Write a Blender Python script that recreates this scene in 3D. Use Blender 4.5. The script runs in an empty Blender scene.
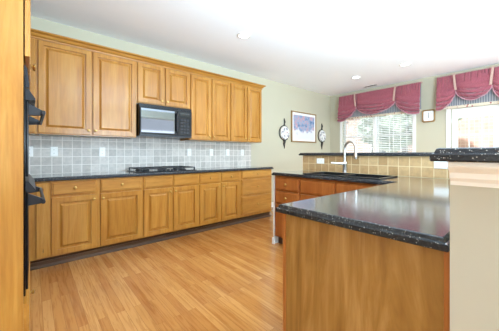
import bpy, bmesh, math, random
from mathutils import Vector, Matrix
random.seed(7)
PI = math.pi
S = bpy.context.scene
COL = S.collection

# ---------------------------------------------------------------- camera, world, lights, exposure
cam_d = bpy.data.cameras.new('camera'); cam = bpy.data.objects.new('camera', cam_d); COL.objects.link(cam)
cam.location = (0, 0, 1.15)
cam.rotation_euler = (math.radians(90), 0, math.radians(-(90 - 49.37)))
cam_d.sensor_width = 36; cam_d.lens = 253.5 / 499 * 36; cam_d.shift_y = -11.5 / 499; cam_d.clip_start = 0.02
S.camera = cam
S.view_settings.view_transform = 'Standard'; S.view_settings.look = 'None'
S.view_settings.gamma = 1; S.view_settings.use_curve_mapping = False
S.view_settings.exposure = 1.0

W = bpy.data.worlds.new('sky'); S.world = W; W.use_nodes = True
bg = W.node_tree.nodes['Background']
bg.inputs['Color'].default_value = (0.88, 0.95, 1.0, 1); bg.inputs['Strength'].default_value = 0.9

def area_light(name, loc, target, sx, sy, power, color=(1, 1, 1)):
    d = bpy.data.lights.new(name, 'AREA'); d.shape = 'RECTANGLE'; d.size = sx; d.size_y = sy; d.energy = power; d.color = color
    o = bpy.data.objects.new(name, d); COL.objects.link(o); o.location = loc
    o.rotation_euler = (Vector(target) - Vector(loc)).to_track_quat('-Z', 'Y').to_euler()
    return o
# added fill lights behind the camera, and daylight of the dining windows
area_light('fill_rear', (-0.6, -4.6, 1.2), (1.0, 1, 2.0), 5.0, 1.6, 8, (0.90, 0.96, 1.0))  # added rear fill, stands in for windows that are never seen
area_light('daylight_dining_windows', (4.4, -3.0, 1.3), (4.2, 1.5, 2.2), 3.2, 1.6, 20, (0.90, 0.96, 1.0))
area_light('fill_side', (-4.3, -0.8, 1.4), (1, 0.2, 1.4), 3.0, 1.8, 52, (0.85, 0.94, 1.0))  # side fill added to cool the warm bounce, no window there
# upward fill lights added to brighten the ceiling, like a bounced flash
area_light('ceiling_fill', (1.7, -0.95, 1.5), (1.8, -0.6, 2.745), 1.8, 1.8, 238, (0.60, 0.82, 1.0))
area_light('ceiling_fill_dining', (4.4, -1.7, 1.3), (4.4, -1.2, 2.745), 2.0, 1.4, 34, (0.60, 0.82, 1.0))
sd = bpy.data.lights.new('sun', 'SUN'); sd.energy = 4.0; sd.angle = math.radians(3)
so_ = bpy.data.objects.new('sun', sd); COL.objects.link(so_); so_.rotation_euler = Vector((0.62, -0.12, -0.78)).to_track_quat('-Z', 'Y').to_euler()

# ---------------------------------------------------------------- materials
def srgb(r, g, b):
    f = lambda c: (c / 255 / 12.92) if c / 255 <= 0.04045 else ((c / 255 + 0.055) / 1.055) ** 2.4
    return (f(r), f(g), f(b), 1)

class NT:
    def __init__(s, name, rough=0.5, spec=0.5, metal=0.0, coat=0.0):
        s.m = bpy.data.materials.new(name); s.m.use_nodes = True
        s.t = s.m.node_tree; s.b = s.t.nodes['Principled BSDF']
        s.b.inputs['Roughness'].default_value = rough; s.b.inputs['Specular IOR Level'].default_value = spec
        s.b.inputs['Metallic'].default_value = metal; s.b.inputs['Coat Weight'].default_value = coat
        s.b.inputs['Coat Roughness'].default_value = 0.12
    def n(s, typ, **kw):
        nd = s.t.nodes.new(typ)
        for k, v in kw.items():
            if k.startswith('i_'):
                nd.inputs[k[2:].replace('_', ' ')].default_value = v
            else: setattr(nd, k, v)
        return nd
    def l(s, a, b): s.t.links.new(a, b)
    def coords(s, scale=(1, 1, 1), rot=(0, 0, 0), rnd=False, kind='Object'):
        tc = s.n('ShaderNodeTexCoord'); mp = s.n('ShaderNodeMapping')
        mp.inputs['Scale'].default_value = scale; mp.inputs['Rotation'].default_value = rot
        src = tc.outputs[kind]
        if rnd:
            oi = s.n('ShaderNodeObjectInfo'); ad = s.n('ShaderNodeVectorMath', operation='MULTIPLY_ADD')
            s.l(oi.outputs['Random'], ad.inputs[0]); ad.inputs[1].default_value = (7.3, 3.1, 11.7); s.l(src, ad.inputs[2]); src = ad.outputs[0]
        s.l(src, mp.inputs['Vector']); return mp.outputs['Vector']
    def ramp(s, fac, stops):
        r = s.n('ShaderNodeValToRGB'); e = r.color_ramp.elements
        while len(e) < len(stops): e.new(0.5)
        for k, (p, c) in enumerate(stops): e[k].position = p; e[k].color = c
        s.l(fac, r.inputs['Fac']); return r.outputs['Color']
    def mix(s, fac, a, b, mode='MIX'):
        m = s.n('ShaderNodeMix', data_type='RGBA', blend_type=mode)
        for i, v in ((0, fac), (6, a), (7, b)):
            if hasattr(v, 'is_output') or hasattr(v, 'links'): s.l(v, m.inputs[i])
            else: m.inputs[i].default_value = v
        return m.outputs[2]
    def color(s, c): s.l(c, s.b.inputs['Base Color']) if hasattr(c, 'links') else setattr(s.b.inputs['Base Color'], 'default_value', c)
    def bump(s, h, strength=0.2, dist=0.002):
        bp = s.n('ShaderNodeBump'); bp.inputs['Strength'].default_value = strength; bp.inputs['Distance'].default_value = dist
        s.l(h, bp.inputs['Height']); s.l(bp.outputs['Normal'], s.b.inputs['Normal'])

def plain(name, c, rough=0.5, spec=0.5, metal=0.0, coat=0.0, mottled=0.06, scale=9.0):
    t = NT(name, rough, spec, metal, coat)
    nz = t.n('ShaderNodeTexNoise', i_Scale=scale, i_Detail=3.0); t.l(t.coords(), nz.inputs['Vector'])
    k = 1 - mottled; k2 = 1 + mottled
    t.color(t.ramp(nz.outputs['Fac'], [(0.3, (c[0] * k, c[1] * k, c[2] * k, 1)), (0.7, (min(1, c[0] * k2), min(1, c[1] * k2), min(1, c[2] * k2), 1))]))
    return t.m

def wood(name, dark, mid, light, scale=(14, 14, 1.4), rough=0.32, coat=0.15, figure=1.0):
    t = NT(name, rough, 0.4, 0, coat)
    v = t.coords(scale, rnd=True)
    n1 = t.n('ShaderNodeTexNoise', i_Scale=1.0, i_Detail=6.0, i_Roughness=0.6, i_Distortion=0.6 * figure); t.l(v, n1.inputs['Vector'])
    v2 = t.coords((scale[0] * 6, scale[1] * 6, scale[2] * 2.5), rnd=True)
    n2 = t.n('ShaderNodeTexNoise', i_Scale=1.0, i_Detail=3.0); t.l(v2, n2.inputs['Vector'])
    c = t.ramp(n1.outputs['Fac'], [(0.25, dark), (0.5, mid), (0.75, light)])
    g = t.ramp(n2.outputs['Fac'], [(0.35, (0.86, 0.83, 0.78, 1)), (0.6, (1, 1, 1, 1))])
    c = t.mix(0.8, c, g, 'MULTIPLY')
    oi = t.n('ShaderNodeObjectInfo')
    r = t.ramp(oi.outputs['Random'], [(0, (0.93, 0.92, 0.90, 1)), (1, (1, 1, 1, 1))])
    t.color(t.mix(1.0, c, r, 'MULTIPLY'))
    return t.m

M = {}
M['maple'] = wood('honey_maple', srgb(168, 108, 40), srgb(190, 131, 54), srgb(205, 152, 74))
M['maple_h'] = wood('honey_maple_crosswise', srgb(168, 108, 40), srgb(190, 131, 54), srgb(205, 152, 74), scale=(1.4, 14, 14))
M['panel'] = wood('brown_maple_panel', srgb(122, 82, 36), srgb(160, 116, 56), srgb(194, 152, 92), scale=(7, 7, 1.1), figure=2.6)
M['panel_trim'] = wood('brown_maple_trim', srgb(160, 96, 42), srgb(176, 108, 52), srgb(190, 122, 62))
M['maple_shaded'] = wood('honey_maple_shaded', srgb(150, 84, 38), srgb(168, 98, 46), srgb(184, 114, 58), scale=(14, 14, 1.4))  # same maple as the back run, shade painted in as a redder tone
M['toe'] = wood('toe_kick_shaded_maple', srgb(66, 44, 28), srgb(84, 58, 38), srgb(106, 76, 50), scale=(1.4, 14, 14))  # maple with the shadow under the cabinets painted into its colour
M['sage'] = plain('sage_wall_paint', srgb(199, 193, 170), 0.75, 0.25, mottled=0.015, scale=2)
M['cream'] = plain('cream_wall_paint', srgb(192, 188, 171), 0.75, 0.25, mottled=0.015, scale=2)
M['ceiling'] = plain('ceiling_paint', srgb(250, 251, 252), 0.85, 0.2, mottled=0.008, scale=3)
M['white'] = plain('white_trim_paint', srgb(244, 243, 238), 0.4, 0.4, mottled=0.01)
M['melamine'] = plain('white_melamine', srgb(232, 228, 216), 0.5, 0.4, mottled=0.02)
M['black'] = plain('black_enamel', srgb(20, 20, 23), 0.2, 0.3, mottled=0.05)
M['black_satin'] = plain('black_satin_plastic', srgb(32, 32, 37), 0.38, 0.35, mottled=0.05)
M['glass_black'] = plain('black_glass', srgb(22, 25, 32), 0.05, 0.9, mottled=0.02)
M['iron'] = plain('cast_iron', srgb(34, 35, 38), 0.5, 0.5, mottled=0.1, scale=40)
M['steel'] = plain('brushed_nickel', srgb(214, 213, 210), 0.34, 0.5, 1.0, mottled=0.03, scale=30)
M['brass'] = plain('brushed_brass', srgb(196, 158, 92), 0.3, 0.5, 1.0, mottled=0.03, scale=30)
M['gray_mark'] = plain('gray_print', srgb(150, 150, 150))
M['gold_wood'] = plain('gilded_wood', srgb(160, 126, 78), 0.4, 0.5, 0.2, mottled=0.12, scale=40)
M['wrought'] = plain('wrought_iron', srgb(70, 66, 62), 0.55, 0.4, 0.3, mottled=0.12, scale=30)
M['sink'] = plain('black_composite', srgb(26, 28, 30), 0.3, 0.5, mottled=0.15, scale=120)
M['dark'] = plain('dark_slot', srgb(20, 20, 20), 0.6)
M['plastic'] = plain('white_plastic', srgb(246, 245, 240), 0.35, 0.5, mottled=0.01)
M['blind'] = plain('white_blind_slats', srgb(250, 250, 250), 0.5, 0.3, mottled=0.01)
M['paper'] = plain('white_mat_board', srgb(244, 244, 242), 0.8, 0.2, mottled=0.01)
M['piping'] = plain('mauve_piping', srgb(196, 150, 160), 0.9, 0.1)
M['glass_mirror'] = plain('reflective_black_glass', (0.24, 0.26, 0.30), 0.04, 0.5, 1.0, mottled=0.02)
M['braid'] = plain('beige_braid', srgb(196, 164, 150), 0.85, 0.1, mottled=0.12, scale=60)

def emitter(name, c, s):
    t = NT(name); t.b.inputs['Emission Color'].default_value = c; t.b.inputs['Emission Strength'].default_value = s
    t.color((0.9, 0.9, 0.9, 1)); return t.m
M['lamp'] = emitter('lamp_lens', (1, 0.96, 0.9, 1), 3.5)

def mk_glass():
    t = NT('window_glass', 0.02)
    t.b.inputs['Transmission Weight'].default_value = 1.0; t.b.inputs['IOR'].default_value = 1.05
    t.color((0.97, 0.99, 0.99, 1)); return t.m
M['glass'] = mk_glass()

def mk_floor():
    t = NT('oak_floor_boards', 0.2, 0.5, 0, 0.5)
    v = t.coords((1, 1, 1), (0, 0, PI / 2))
    def brick(c1, c2, mo, ms):
        b = t.n('ShaderNodeTexBrick', offset=0.37, offset_frequency=2, squash=1.0)
        b.inputs['Scale'].default_value = 1.0; b.inputs['Brick Width'].default_value = 0.85; b.inputs['Row Height'].default_value = 0.058
        b.inputs['Mortar Size'].default_value = ms; b.inputs['Mortar Smooth'].default_value = 0.3; b.inputs['Bias'].default_value = 0.0
        b.inputs['Color1'].default_value = c1; b.inputs['Color2'].default_value = c2; b.inputs['Mortar'].default_value = mo
        t.l(v, b.inputs['Vector']); return b
    b = brick((0, 0, 0, 1), (1, 1, 1, 1), (0.5, 0.5, 0.5, 1), 0.0008)
    base = t.ramp(b.outputs['Color'], [(0.0, srgb(178, 116, 58)), (0.35, srgb(189, 128, 66)), (0.7, srgb(195, 136, 73)), (1.0, srgb(206, 149, 86))])
    # grain, shifted per board
    sh = t.n('ShaderNodeVectorMath', operation='MULTIPLY_ADD'); t.l(b.outputs['Color'], sh.inputs[0]); sh.inputs[1].default_value = (5, 9, 3)
    t.l(v, sh.inputs[2]); mp = t.n('ShaderNodeMapping'); mp.inputs['Scale'].default_value = (2.2, 38, 1); t.l(sh.outputs[0], mp.inputs['Vector'])
    nz = t.n('ShaderNodeTexNoise', i_Scale=1.0, i_Detail=5.0, i_Roughness=0.62, i_Distortion=1.4); t.l(mp.outputs['Vector'], nz.inputs['Vector'])
    g = t.ramp(nz.outputs['Fac'], [(0.38, (0.72, 0.60, 0.48, 1)), (0.54, (1, 1, 1, 1)), (0.7, (1.0, 0.97, 0.93, 1))])
    c = t.mix(0.75, base, g, 'MULTIPLY')
    # scuffed, worn patch in front of the oven
    n3 = t.n('ShaderNodeTexNoise', i_Scale=1.3, i_Detail=3.0); t.l(t.coords(), n3.inputs['Vector'])
    c = t.mix(0.5, c, t.ramp(n3.outputs['Fac'], [(0.34, (0.80, 0.76, 0.72, 1)), (0.5, (1, 1, 1, 1))]), 'MULTIPLY')
    c = t.mix(b.outputs['Fac'], c, srgb(128, 80, 40))
    t.color(c); t.bump(nz.outputs['Fac'], 0.06, 0.001); return t.m
M['floor'] = mk_floor()

def mk_tile(name, axes, size, off, cols, grout, mortar, rough):
    t = NT(name, rough, 0.5)
    tc = t.n('ShaderNodeTexCoord'); sp = t.n('ShaderNodeSeparateXYZ'); cb = t.n('ShaderNodeCombineXYZ')
    t.l(tc.outputs['Object'], sp.inputs[0])
    for k, (ax, of) in enumerate(zip(axes, off)):
        ad = t.n('ShaderNodeMath', operation='ADD'); t.l(sp.outputs[ax], ad.inputs[0]); ad.inputs[1].default_value = of; t.l(ad.outputs[0], cb.inputs[k])
    b = t.n('ShaderNodeTexBrick', offset=0.0, offset_frequency=1)
    b.inputs['Scale'].default_value = 1.0; b.inputs['Brick Width'].default_value = size; b.inputs['Row Height'].default_value = size
    b.inputs['Mortar Size'].default_value = mortar; b.inputs['Mortar Smooth'].default_value = 0.2
    b.inputs['Color1'].default_value = (0, 0, 0, 1); b.inputs['Color2'].default_value = (1, 1, 1, 1); b.inputs['Mortar'].default_value = (0.5, 0.5, 0.5, 1)
    t.l(cb.outputs[0], b.inputs['Vector'])
    c = t.ramp(b.outputs['Color'], [(0, cols[0]), (0.5, cols[1]), (1, cols[2])])
    nz = t.n('ShaderNodeTexNoise', i_Scale=26.0, i_Detail=5.0, i_Roughness=0.65); t.l(tc.outputs['Object'], nz.inputs['Vector'])
    c = t.mix(0.7, c, t.ramp(nz.outputs['Fac'], [(0.36, (0.76, 0.77, 0.77, 1)), (0.58, (1.0, 1.0, 1.0, 1))]), 'MULTIPLY')
    c = t.mix(b.outputs['Fac'], c, grout)
    t.color(c)
    inv = t.n('ShaderNodeMath', operation='SUBTRACT'); inv.inputs[0].default_value = 1; t.l(b.outputs['Fac'], inv.inputs[1])
    t.bump(inv.outputs[0], 0.4, 0.002); return t.m
M['tile_gray'] = mk_tile('tumbled_gray_tile', ('X', 'Z'), 0.101, (0.02, -0.915 + 0.0), [srgb(188, 180, 171), srgb(203, 195, 186), srgb(216, 208, 199)], srgb(236, 230, 222), 0.004, 0.45)
M['tile_tan'] = mk_tile('tan_tile', ('Y', 'Z'), 0.105, (0.03, -0.915), [srgb(172, 136, 92), srgb(190, 154, 108), srgb(202, 168, 122)], srgb(216, 194, 152), 0.004, 0.4)

def mk_counter(edge=False):
    t = NT('black_speckled_edge' if edge else 'black_speckled_laminate', 0.3 if edge else 0.2, 0.4 if edge else 0.7, 0, 0.0 if edge else 1.0); t.b.inputs['Coat IOR'].default_value = 1.9; t.b.inputs['Coat Roughness'].default_value = 0.11
    v = t.coords()
    n1 = t.n('ShaderNodeTexNoise', i_Scale=95.0, i_Detail=3.0, i_Roughness=0.7); t.l(v, n1.inputs['Vector'])
    base = t.ramp(n1.outputs['Fac'], [(0.35, srgb(20, 21, 25)), (0.58, srgb(38, 39, 43)), (0.78, srgb(72, 71, 70))])
    vo = t.n('ShaderNodeTexVoronoi', i_Scale=150.0, i_Randomness=1.0); t.l(v, vo.inputs['Vector'])
    n2 = t.n('ShaderNodeTexNoise', i_Scale=55.0, i_Detail=1.0); t.l(v, n2.inputs['Vector'])
    fl = t.ramp(vo.outputs['Distance'], [(0.10, (1, 1, 1, 1)), (0.30, (0, 0, 0, 1))])
    ms = t.ramp(n2.outputs['Fac'], [(0.49, (0, 0, 0, 1)), (0.54, (1, 1, 1, 1))])
    f = t.mix(1.0, fl, ms, 'MULTIPLY')
    t.color(t.mix(f, base, srgb(196, 192, 184) if edge else srgb(128, 126, 122))); return t.m
M['counter'] = mk_counter(); M['counter_edge'] = mk_counter(True)

def mk_fabric():
    t = NT('plum_red_fabric', 0.9, 0.15)
    t.b.inputs['Sheen Weight'].default_value = 0.3
    nz = t.n('ShaderNodeTexNoise', i_Scale=60.0, i_Detail=2.0); t.l(t.coords(), nz.inputs['Vector'])
    t.color(t.ramp(nz.outputs['Fac'], [(0.3, srgb(150, 78, 90)), (0.7, srgb(172, 98, 108))])); return t.m
M['plum'] = mk_fabric()
def mk_stripe():
    t = NT('gray_striped_lining', 0.9, 0.1)
    w = t.n('ShaderNodeTexWave', wave_type='BANDS', bands_direction='Y'); w.inputs['Scale'].default_value = 9.0; w.inputs['Distortion'].default_value = 0.3
    t.l(t.coords(), w.inputs['Vector'])
    t.color(t.ramp(w.outputs['Fac'], [(0.3, srgb(122, 126, 134)), (0.7, srgb(168, 168, 168))])); return t.m
M['stripe'] = mk_stripe()
def mk_dots():
    t = NT('dotted_hem_band', 0.9, 0.1)
    vo = t.n('ShaderNodeTexVoronoi', i_Scale=22.0); t.l(t.coords(), vo.inputs['Vector'])
    t.color(t.ramp(vo.outputs['Distance'], [(0.3, srgb(172, 92, 92)), (0.36, srgb(222, 208, 184))])); return t.m
M['dots'] = mk_dots()
def mk_paint():
    t = NT('hazy_garden_painting', 0.7, 0.2)
    v = t.coords((1, 1, 1))
    n1 = t.n('ShaderNodeTexNoise', i_Scale=9.0, i_Detail=6.0, i_Roughness=0.7); t.l(v, n1.inputs['Vector'])
    c = t.ramp(n1.outputs['Color'], [(0.3, srgb(64, 84, 124)), (0.42, srgb(108, 134, 172)), (0.5, srgb(160, 176, 200)), (0.56, srgb(200, 150, 158)), (0.66, srgb(216, 210, 214))])
    sp = t.n('ShaderNodeSeparateXYZ'); t.l(t.coords(), sp.inputs[0])
    n2 = t.n('ShaderNodeTexNoise', i_Scale=7.0, i_Detail=4.0); t.l(v, n2.inputs['Vector'])
    ad = t.n('ShaderNodeMath', operation='MULTIPLY_ADD'); t.l(n2.outputs['Fac'], ad.inputs[0]); ad.inputs[1].default_value = 0.5; t.l(sp.outputs['Z'], ad.inputs[2])
    low = t.ramp(ad.outputs[0], [(0.12, (1, 1, 1, 1)), (0.2, (0, 0, 0, 1))])
    t.color(t.mix(low, c, srgb(226, 226, 230))); return t.m
M['painting'] = mk_paint()
def mk_plate():
    t = NT('floral_china', 0.2, 0.5)
    nz = t.n('ShaderNodeTexNoise', i_Scale=16.0, i_Detail=3.0); t.l(t.coords(), nz.inputs['Vector'])
    t.color(t.ramp(nz.outputs['Fac'], [(0.40, srgb(150, 150, 165)), (0.47, srgb(238, 236, 232)), (0.6, srgb(246, 245, 242)), (0.68, srgb(200, 160, 160))])); return t.m
M['plate'] = mk_plate()
def mk_leaf(name, a, b):
    t = NT(name, 0.7, 0.2)
    nz = t.n('ShaderNodeTexNoise', i_Scale=6.0, i_Detail=6.0, i_Roughness=0.8); t.l(t.coords(rnd=True), nz.inputs['Vector'])
    t.color(t.ramp(nz.outputs['Fac'], [(0.35, a), (0.65, b)])); return t.m
M['leaf'] = mk_leaf('garden_leaves', srgb(104, 120, 104), srgb(186, 192, 180))
M['blossom'] = mk_leaf('pink_blossom_leaves', srgb(206, 160, 158), srgb(250, 226, 222))
M['bark'] = plain('tree_bark', srgb(110, 92, 78), 0.9, 0.1, mottled=0.2)
M['lawn'] = mk_leaf('lawn_grass', srgb(150, 172, 130), srgb(196, 210, 176))
M['housebrick'] = mk_tile('pinkish_brick_wall', ('Y', 'Z'), 0.2, (0, 0), [srgb(192, 150, 140), srgb(202, 164, 154), srgb(210, 174, 164)], srgb(214, 190, 180), 0.012, 0.8)
M['shingle'] = plain('gray_shingles', srgb(150, 146, 146), 0.9, 0.1, mottled=0.2, scale=20)

# ---------------------------------------------------------------- helpers
class MB:
    def __init__(s): s.bm = bmesh.new()
    def box(s, x0, x1, y0, y1, z0, z1):
        v = [s.bm.verts.new(p) for p in ((x0, y0, z0), (x1, y0, z0), (x1, y1, z0), (x0, y1, z0), (x0, y0, z1), (x1, y0, z1), (x1, y1, z1), (x0, y1, z1))]
        for f in ((0, 3, 2, 1), (4, 5, 6, 7), (0, 1, 5, 4), (1, 2, 6, 5), (2, 3, 7, 6), (3, 0, 4, 7)): s.bm.faces.new([v[i] for i in f])
        return s
    def loft(s, rings, cap0=True, cap1=True, closed=True):
        R = [[s.bm.verts.new(p) for p in r] for r in rings]
        n = len(R[0])
        for a, b in zip(R, R[1:]):
            for i in range(n if closed else n - 1):
                j = (i + 1) % n; s.bm.faces.new((a[i], a[j], b[j], b[i]))
        if cap0: s.bm.faces.new(R[0][::-1])
        if cap1: s.bm.faces.new(R[-1])
        return s
    def lathe(s, prof, seg=16, axis='z', c=(0, 0, 0)):
        rings = []
        for r, h in prof:
            ring = []
            for k in range(seg):
                a = 2 * PI * k / seg; x, y = max(r, 1e-5) * math.cos(a), max(r, 1e-5) * math.sin(a)
                p = {'z': (x, y, h), '-y': (x, -h, y), '-x': (-h, -x, y), 'x': (h, x, y)}[axis]
                ring.append((p[0] + c[0], p[1] + c[1], p[2] + c[2]))
            rings.append(ring)
        return s.loft(rings)
    def tube(s, pts, r, seg=10):
        pts = [Vector(p) for p in pts]; rings = []; up = None
        for i, p in enumerate(pts):
            d = (pts[min(i + 1, len(pts) - 1)] - pts[max(i - 1, 0)]).normalized()
            if up is None: up = Vector((0, 0, 1)) if abs(d.z) < 0.9 else Vector((1, 0, 0))
            a = d.cross(up).normalized(); b = a.cross(d).normalized(); up = b
            rr = r[i] if isinstance(r, (list, tuple)) else r
            rings.append([p + a * rr * math.cos(2 * PI * k / seg) + b * rr * math.sin(2 * PI * k / seg) for k in range(seg)])
        return s.loft(rings)
    def build(s, name, mat, parent=None, loc=(0, 0, 0), smooth=False, bevel=0, rotz=0):
        bmesh.ops.recalc_face_normals(s.bm, faces=s.bm.faces)
        me = bpy.data.meshes.new(name); s.bm.to_mesh(me); s.bm.free(); me.materials.append(M[mat])
        if mat == 'counter':
            me.materials.append(M['counter_edge'])
            for p in me.polygons: p.material_index = 0 if p.normal.z > 0.95 else 1
        if smooth:
            for p in me.polygons: p.use_smooth = True
        o = bpy.data.objects.new(name, me); COL.objects.link(o); o.location = loc; o.rotation_euler = (0, 0, rotz)
        if parent: o.parent = parent
        if smooth:
            md = o.modifiers.new('edge', 'EDGE_SPLIT'); md.split_angle = math.radians(40)
        if bevel:
            md = o.modifiers.new('bevel', 'BEVEL'); md.width = bevel; md.segments = 2; md.limit_method = 'ANGLE'
        return o

def tag(o, label, cat, group=None, kind=None):
    if label: o['label'] = label
    if cat: o['category'] = cat
    if group: o['group'] = group
    if kind: o['kind'] = kind
    return o
def struct(o, label=None, cat=None):
    o['kind'] = 'structure'
    return tag(o, label, cat)
def empty(name, label, cat, loc, rotz=0, group=None):
    o = bpy.data.objects.new(name, None); COL.objects.link(o); o.location = loc; o.rotation_euler = (0, 0, rotz); o.empty_display_size = 0.05
    return tag(o, label, cat, group)

def offset_poly(pts, off, closed=True):
    out = []; n = len(pts)
    for i in range(n):
        p = Vector(pts[i]); dirs = []
        if closed or i > 0: dirs.append((p - Vector(pts[i - 1])).normalized())
        if closed or i < n - 1: dirs.append((Vector(pts[(i + 1) % n]) - p).normalized())
        ns = [Vector((d.y, -d.x)) for d in dirs]
        if len(ns) == 1: out.append(p + ns[0] * off)
        else:
            b = (ns[0] + ns[1]); b = b / (1 + ns[0].dot(ns[1])) if (1 + ns[0].dot(ns[1])) > 1e-4 else ns[0]
            out.append(p + b * off)
    return out

def molding(path, profile, z0=0):
    m = MB(); cols = [offset_poly(path, o, False) for o, z in profile]
    rings = [[(cols[k][i].x, cols[k][i].y, z0 + profile[k][1]) for k in range(len(profile))] for i in range(len(path))]
    return m.loft(rings)

def slab(poly, profile, holes=()):
    """worktop: poly counter-clockwise, profile of (outset, z) from bottom to top, rectangular holes (x0,x1,y0,y1)"""
    m = MB(); bm = m.bm; rings = []
    for o, z in profile: rings.append([bm.verts.new((p.x, p.y, z)) for p in offset_poly(poly, o)])
    n = len(poly)
    for a, b in zip(rings, rings[1:]):
        for i in range(n): bm.faces.new((a[i], a[(i + 1) % n], b[(i + 1) % n], b[i]))
    hb, ht = [], []
    z0, z1 = profile[0][1], profile[-1][1]
    for (x0, x1, y0, y1) in holes:
        lo = [bm.verts.new((x, y, z0)) for x, y in ((x0, y0), (x1, y0), (x1, y1), (x0, y1))]
        hi = [bm.verts.new((x, y, z1)) for x, y in ((x0, y0), (x1, y0), (x1, y1), (x0, y1))]
        for i in range(4): bm.faces.new((lo[i], lo[(i + 1) % 4], hi[(i + 1) % 4], hi[i]))
        hb.append(lo); ht.append(hi)
    for base, hs in ((rings[0], hb), (rings[-1], ht)):
        ed = []
        for loop in [base] + hs:
            for i in range(len(loop)): ed.append(bm.edges.get((loop[i], loop[(i + 1) % len(loop)])))
        bmesh.ops.triangle_fill(bm, use_beauty=True, use_dissolve=False, edges=ed)
    return m
EDGE = [(-0.02, 0.878), (-0.003, 0.8785), (0, 0.882), (0, 0.8965), (-0.002, 0.9), (-0.008, 0.9015), (-0.010, 0.9065), (-0.0125, 0.9125), (-0.017, 0.915)]
def edge_at(z1): return [(o, z - 0.915 + z1) for o, z in EDGE]

# ---------------------------------------------------------------- room
XL, XR, YB, YF, ZC = -0.66, 6.25, 3.865, -4.8, 2.745
struct(MB().box(-4.5, XR + 0.15, YF, YB + 0.15, -0.1, 0).build('floor', 'floor'))
struct(MB().box(-4.5, XR + 0.15, YF, YB + 0.15, ZC, ZC + 0.12).build('ceiling', 'ceiling'))
struct(MB().box(XL - 0.12, XR, YB, YB + 0.15, 0, ZC).build('wall_back', 'sage'))
struct(MB().box(XL - 0.12, XL, 1.2, YB, 0, ZC).build('wall_left', 'sage'))
# window wall with the openings of the kitchen window and the patio door
WY0, WY1, WZ0, WZ1 = 1.86, 3.50, 0.98, 2.22
DY0, DY1, DZ1 = 0.50, 1.20, 2.04
w = MB()
w.box(XR, XR + 0.15, WY1, YB + 0.15, 0, ZC).box(XR, XR + 0.15, WY0, WY1, 0, WZ0).box(XR, XR + 0.15, WY0, WY1, WZ1, ZC)
w.box(XR, XR + 0.15, DY1, WY0, 0, ZC).box(XR, XR + 0.15, DY0, DY1, DZ1, ZC).box(XR, XR + 0.15, YF, DY0, 0, ZC)
struct(w.build('wall_right', 'sage'))
# dining side of the house, with the high window mirrored in the microwave
w = MB(); y0, y1 = -2.75, -2.6
w.box(2.4, 2.9, y0, y1, 0, ZC).box(4.3, 4.6, y0, y1, 0, ZC).box(2.9, 4.3, y0, y1, 0, 0.6).box(2.9, 4.3, y0, y1, 2.5, ZC)
w.box(6.0, XR, y0, y1, 0, ZC).box(4.6, 6.0, y0, y1, 0, 0.6).box(4.6, 6.0, y0, y1, 2.5, ZC)
struct(w.build('wall_front', 'sage'))
w = MB().box(-4.65, -4.5, YF, 1.2, 0, ZC).box(-4.65, XL - 0.12, 1.2, 1.35, 0, ZC)
struct(w.build('wall_light_block_left', 'sage'))  # unseen wall added to block sky light from the left
w = MB(); y0, y1 = YF - 0.15, YF
w.box(-4.65, -3.2, y0, y1, 0, ZC).box(2.2, 2.9, y0, y1, 0, ZC).box(-3.2, 2.2, y0, y1, 0, 0.5).box(-3.2, 2.2, y0, y1, 2.4, ZC)
w.box(2.75, 2.9, YF, -2.75, 0, ZC)
struct(w.build('wall_light_block_rear', 'sage'))  # unseen wall added to cut sky light from behind, opening left in it
struct(MB().box(3.42, XR, YB - 0.014, YB, 0, 0.10).build('baseboard_back', 'white'))
w = MB().box(XR - 0.014, XR, 1.29, YB - 0.014, 0, 0.10).box(XR - 0.014, XR, YF + 0.01, 0.41, 0, 0.10)
struct(w.build('baseboard_right', 'white'))

# half walls that carry the raised bar
struct(MB().box(0.87, 3.10, 0.055, 0.17, 0, 1.129).build('wall_peninsula', 'cream'))
struct(MB().box(2.98, 3.10, 0.17, 2.28, 0, 1.129).build('wall_sink', 'cream'))
w = MB(); prof = [(0.0, 1.066), (0.004, 1.066), (0.006, 1.076), (0.014, 1.086), (0.016, 1.10), (0.03, 1.112), (0.034, 1.118), (0.034, 1.129), (0.0, 1.129)]
o = molding([(0.872, 0.168), (0.87, 0.055), (3.10, 0.055)], prof); struct(o.build('trim_1', 'white'))

# ---------------------------------------------------------------- kitchen window
def framed_window():
    r = empty('window_1', None, None, (XR, 0, 0)); r['kind'] = 'structure'
    m = MB(); c = 0.06
    m.box(-0.02, 0, WY0 - c, WY0, WZ0 - c, WZ1 + c).box(-0.02, 0, WY1, WY1 + c, WZ0 - c, WZ1 + c).box(-0.02, 0, WY0, WY1, WZ1, WZ1 + c)
    m.box(-0.045, 0, WY0 - c - 0.02, WY1 + c + 0.02, WZ0 - 0.025, WZ0)
    m.box(-0.02, 0, WY0, WY1, WZ0 - c, WZ0 - 0.025)
    m.build('casing', 'white', r)
    mid = (WY0 + WY1) / 2
    for a, b in ((WY0, mid - 0.03), (mid + 0.03, WY1)):
        s = MB(); t = 0.04
        s.box(0.09, 0.13, a, a + t, WZ0, WZ1).box(0.09, 0.13, b - t, b, WZ0, WZ1).box(0.09, 0.13, a + t, b - t, WZ0, WZ0 + t).box(0.09, 0.13, a + t, b - t, WZ1 - t, WZ1)
        zm = (WZ0 + WZ1) / 2; s.box(0.09, 0.13, a + t, b - t, zm - 0.02, zm + 0.02)
        for k in (1, 2):
            y = a + t + (b - a - 2 * t) * k / 3; s.box(0.102, 0.118, y - 0.009, y + 0.009, WZ0 + t, WZ1 - t)
        so = s.build('sash', 'white', r)
        MB().box(0.108, 0.112, a + t, b - t, WZ0 + t, WZ1 - t).build('pane', 'glass', so)
    MB().box(0.0, 0.13, mid - 0.03, mid + 0.03, WZ0, WZ1).build('mullion', 'white', r)
framed_window()
mid = (WY0 + WY1) / 2
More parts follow.
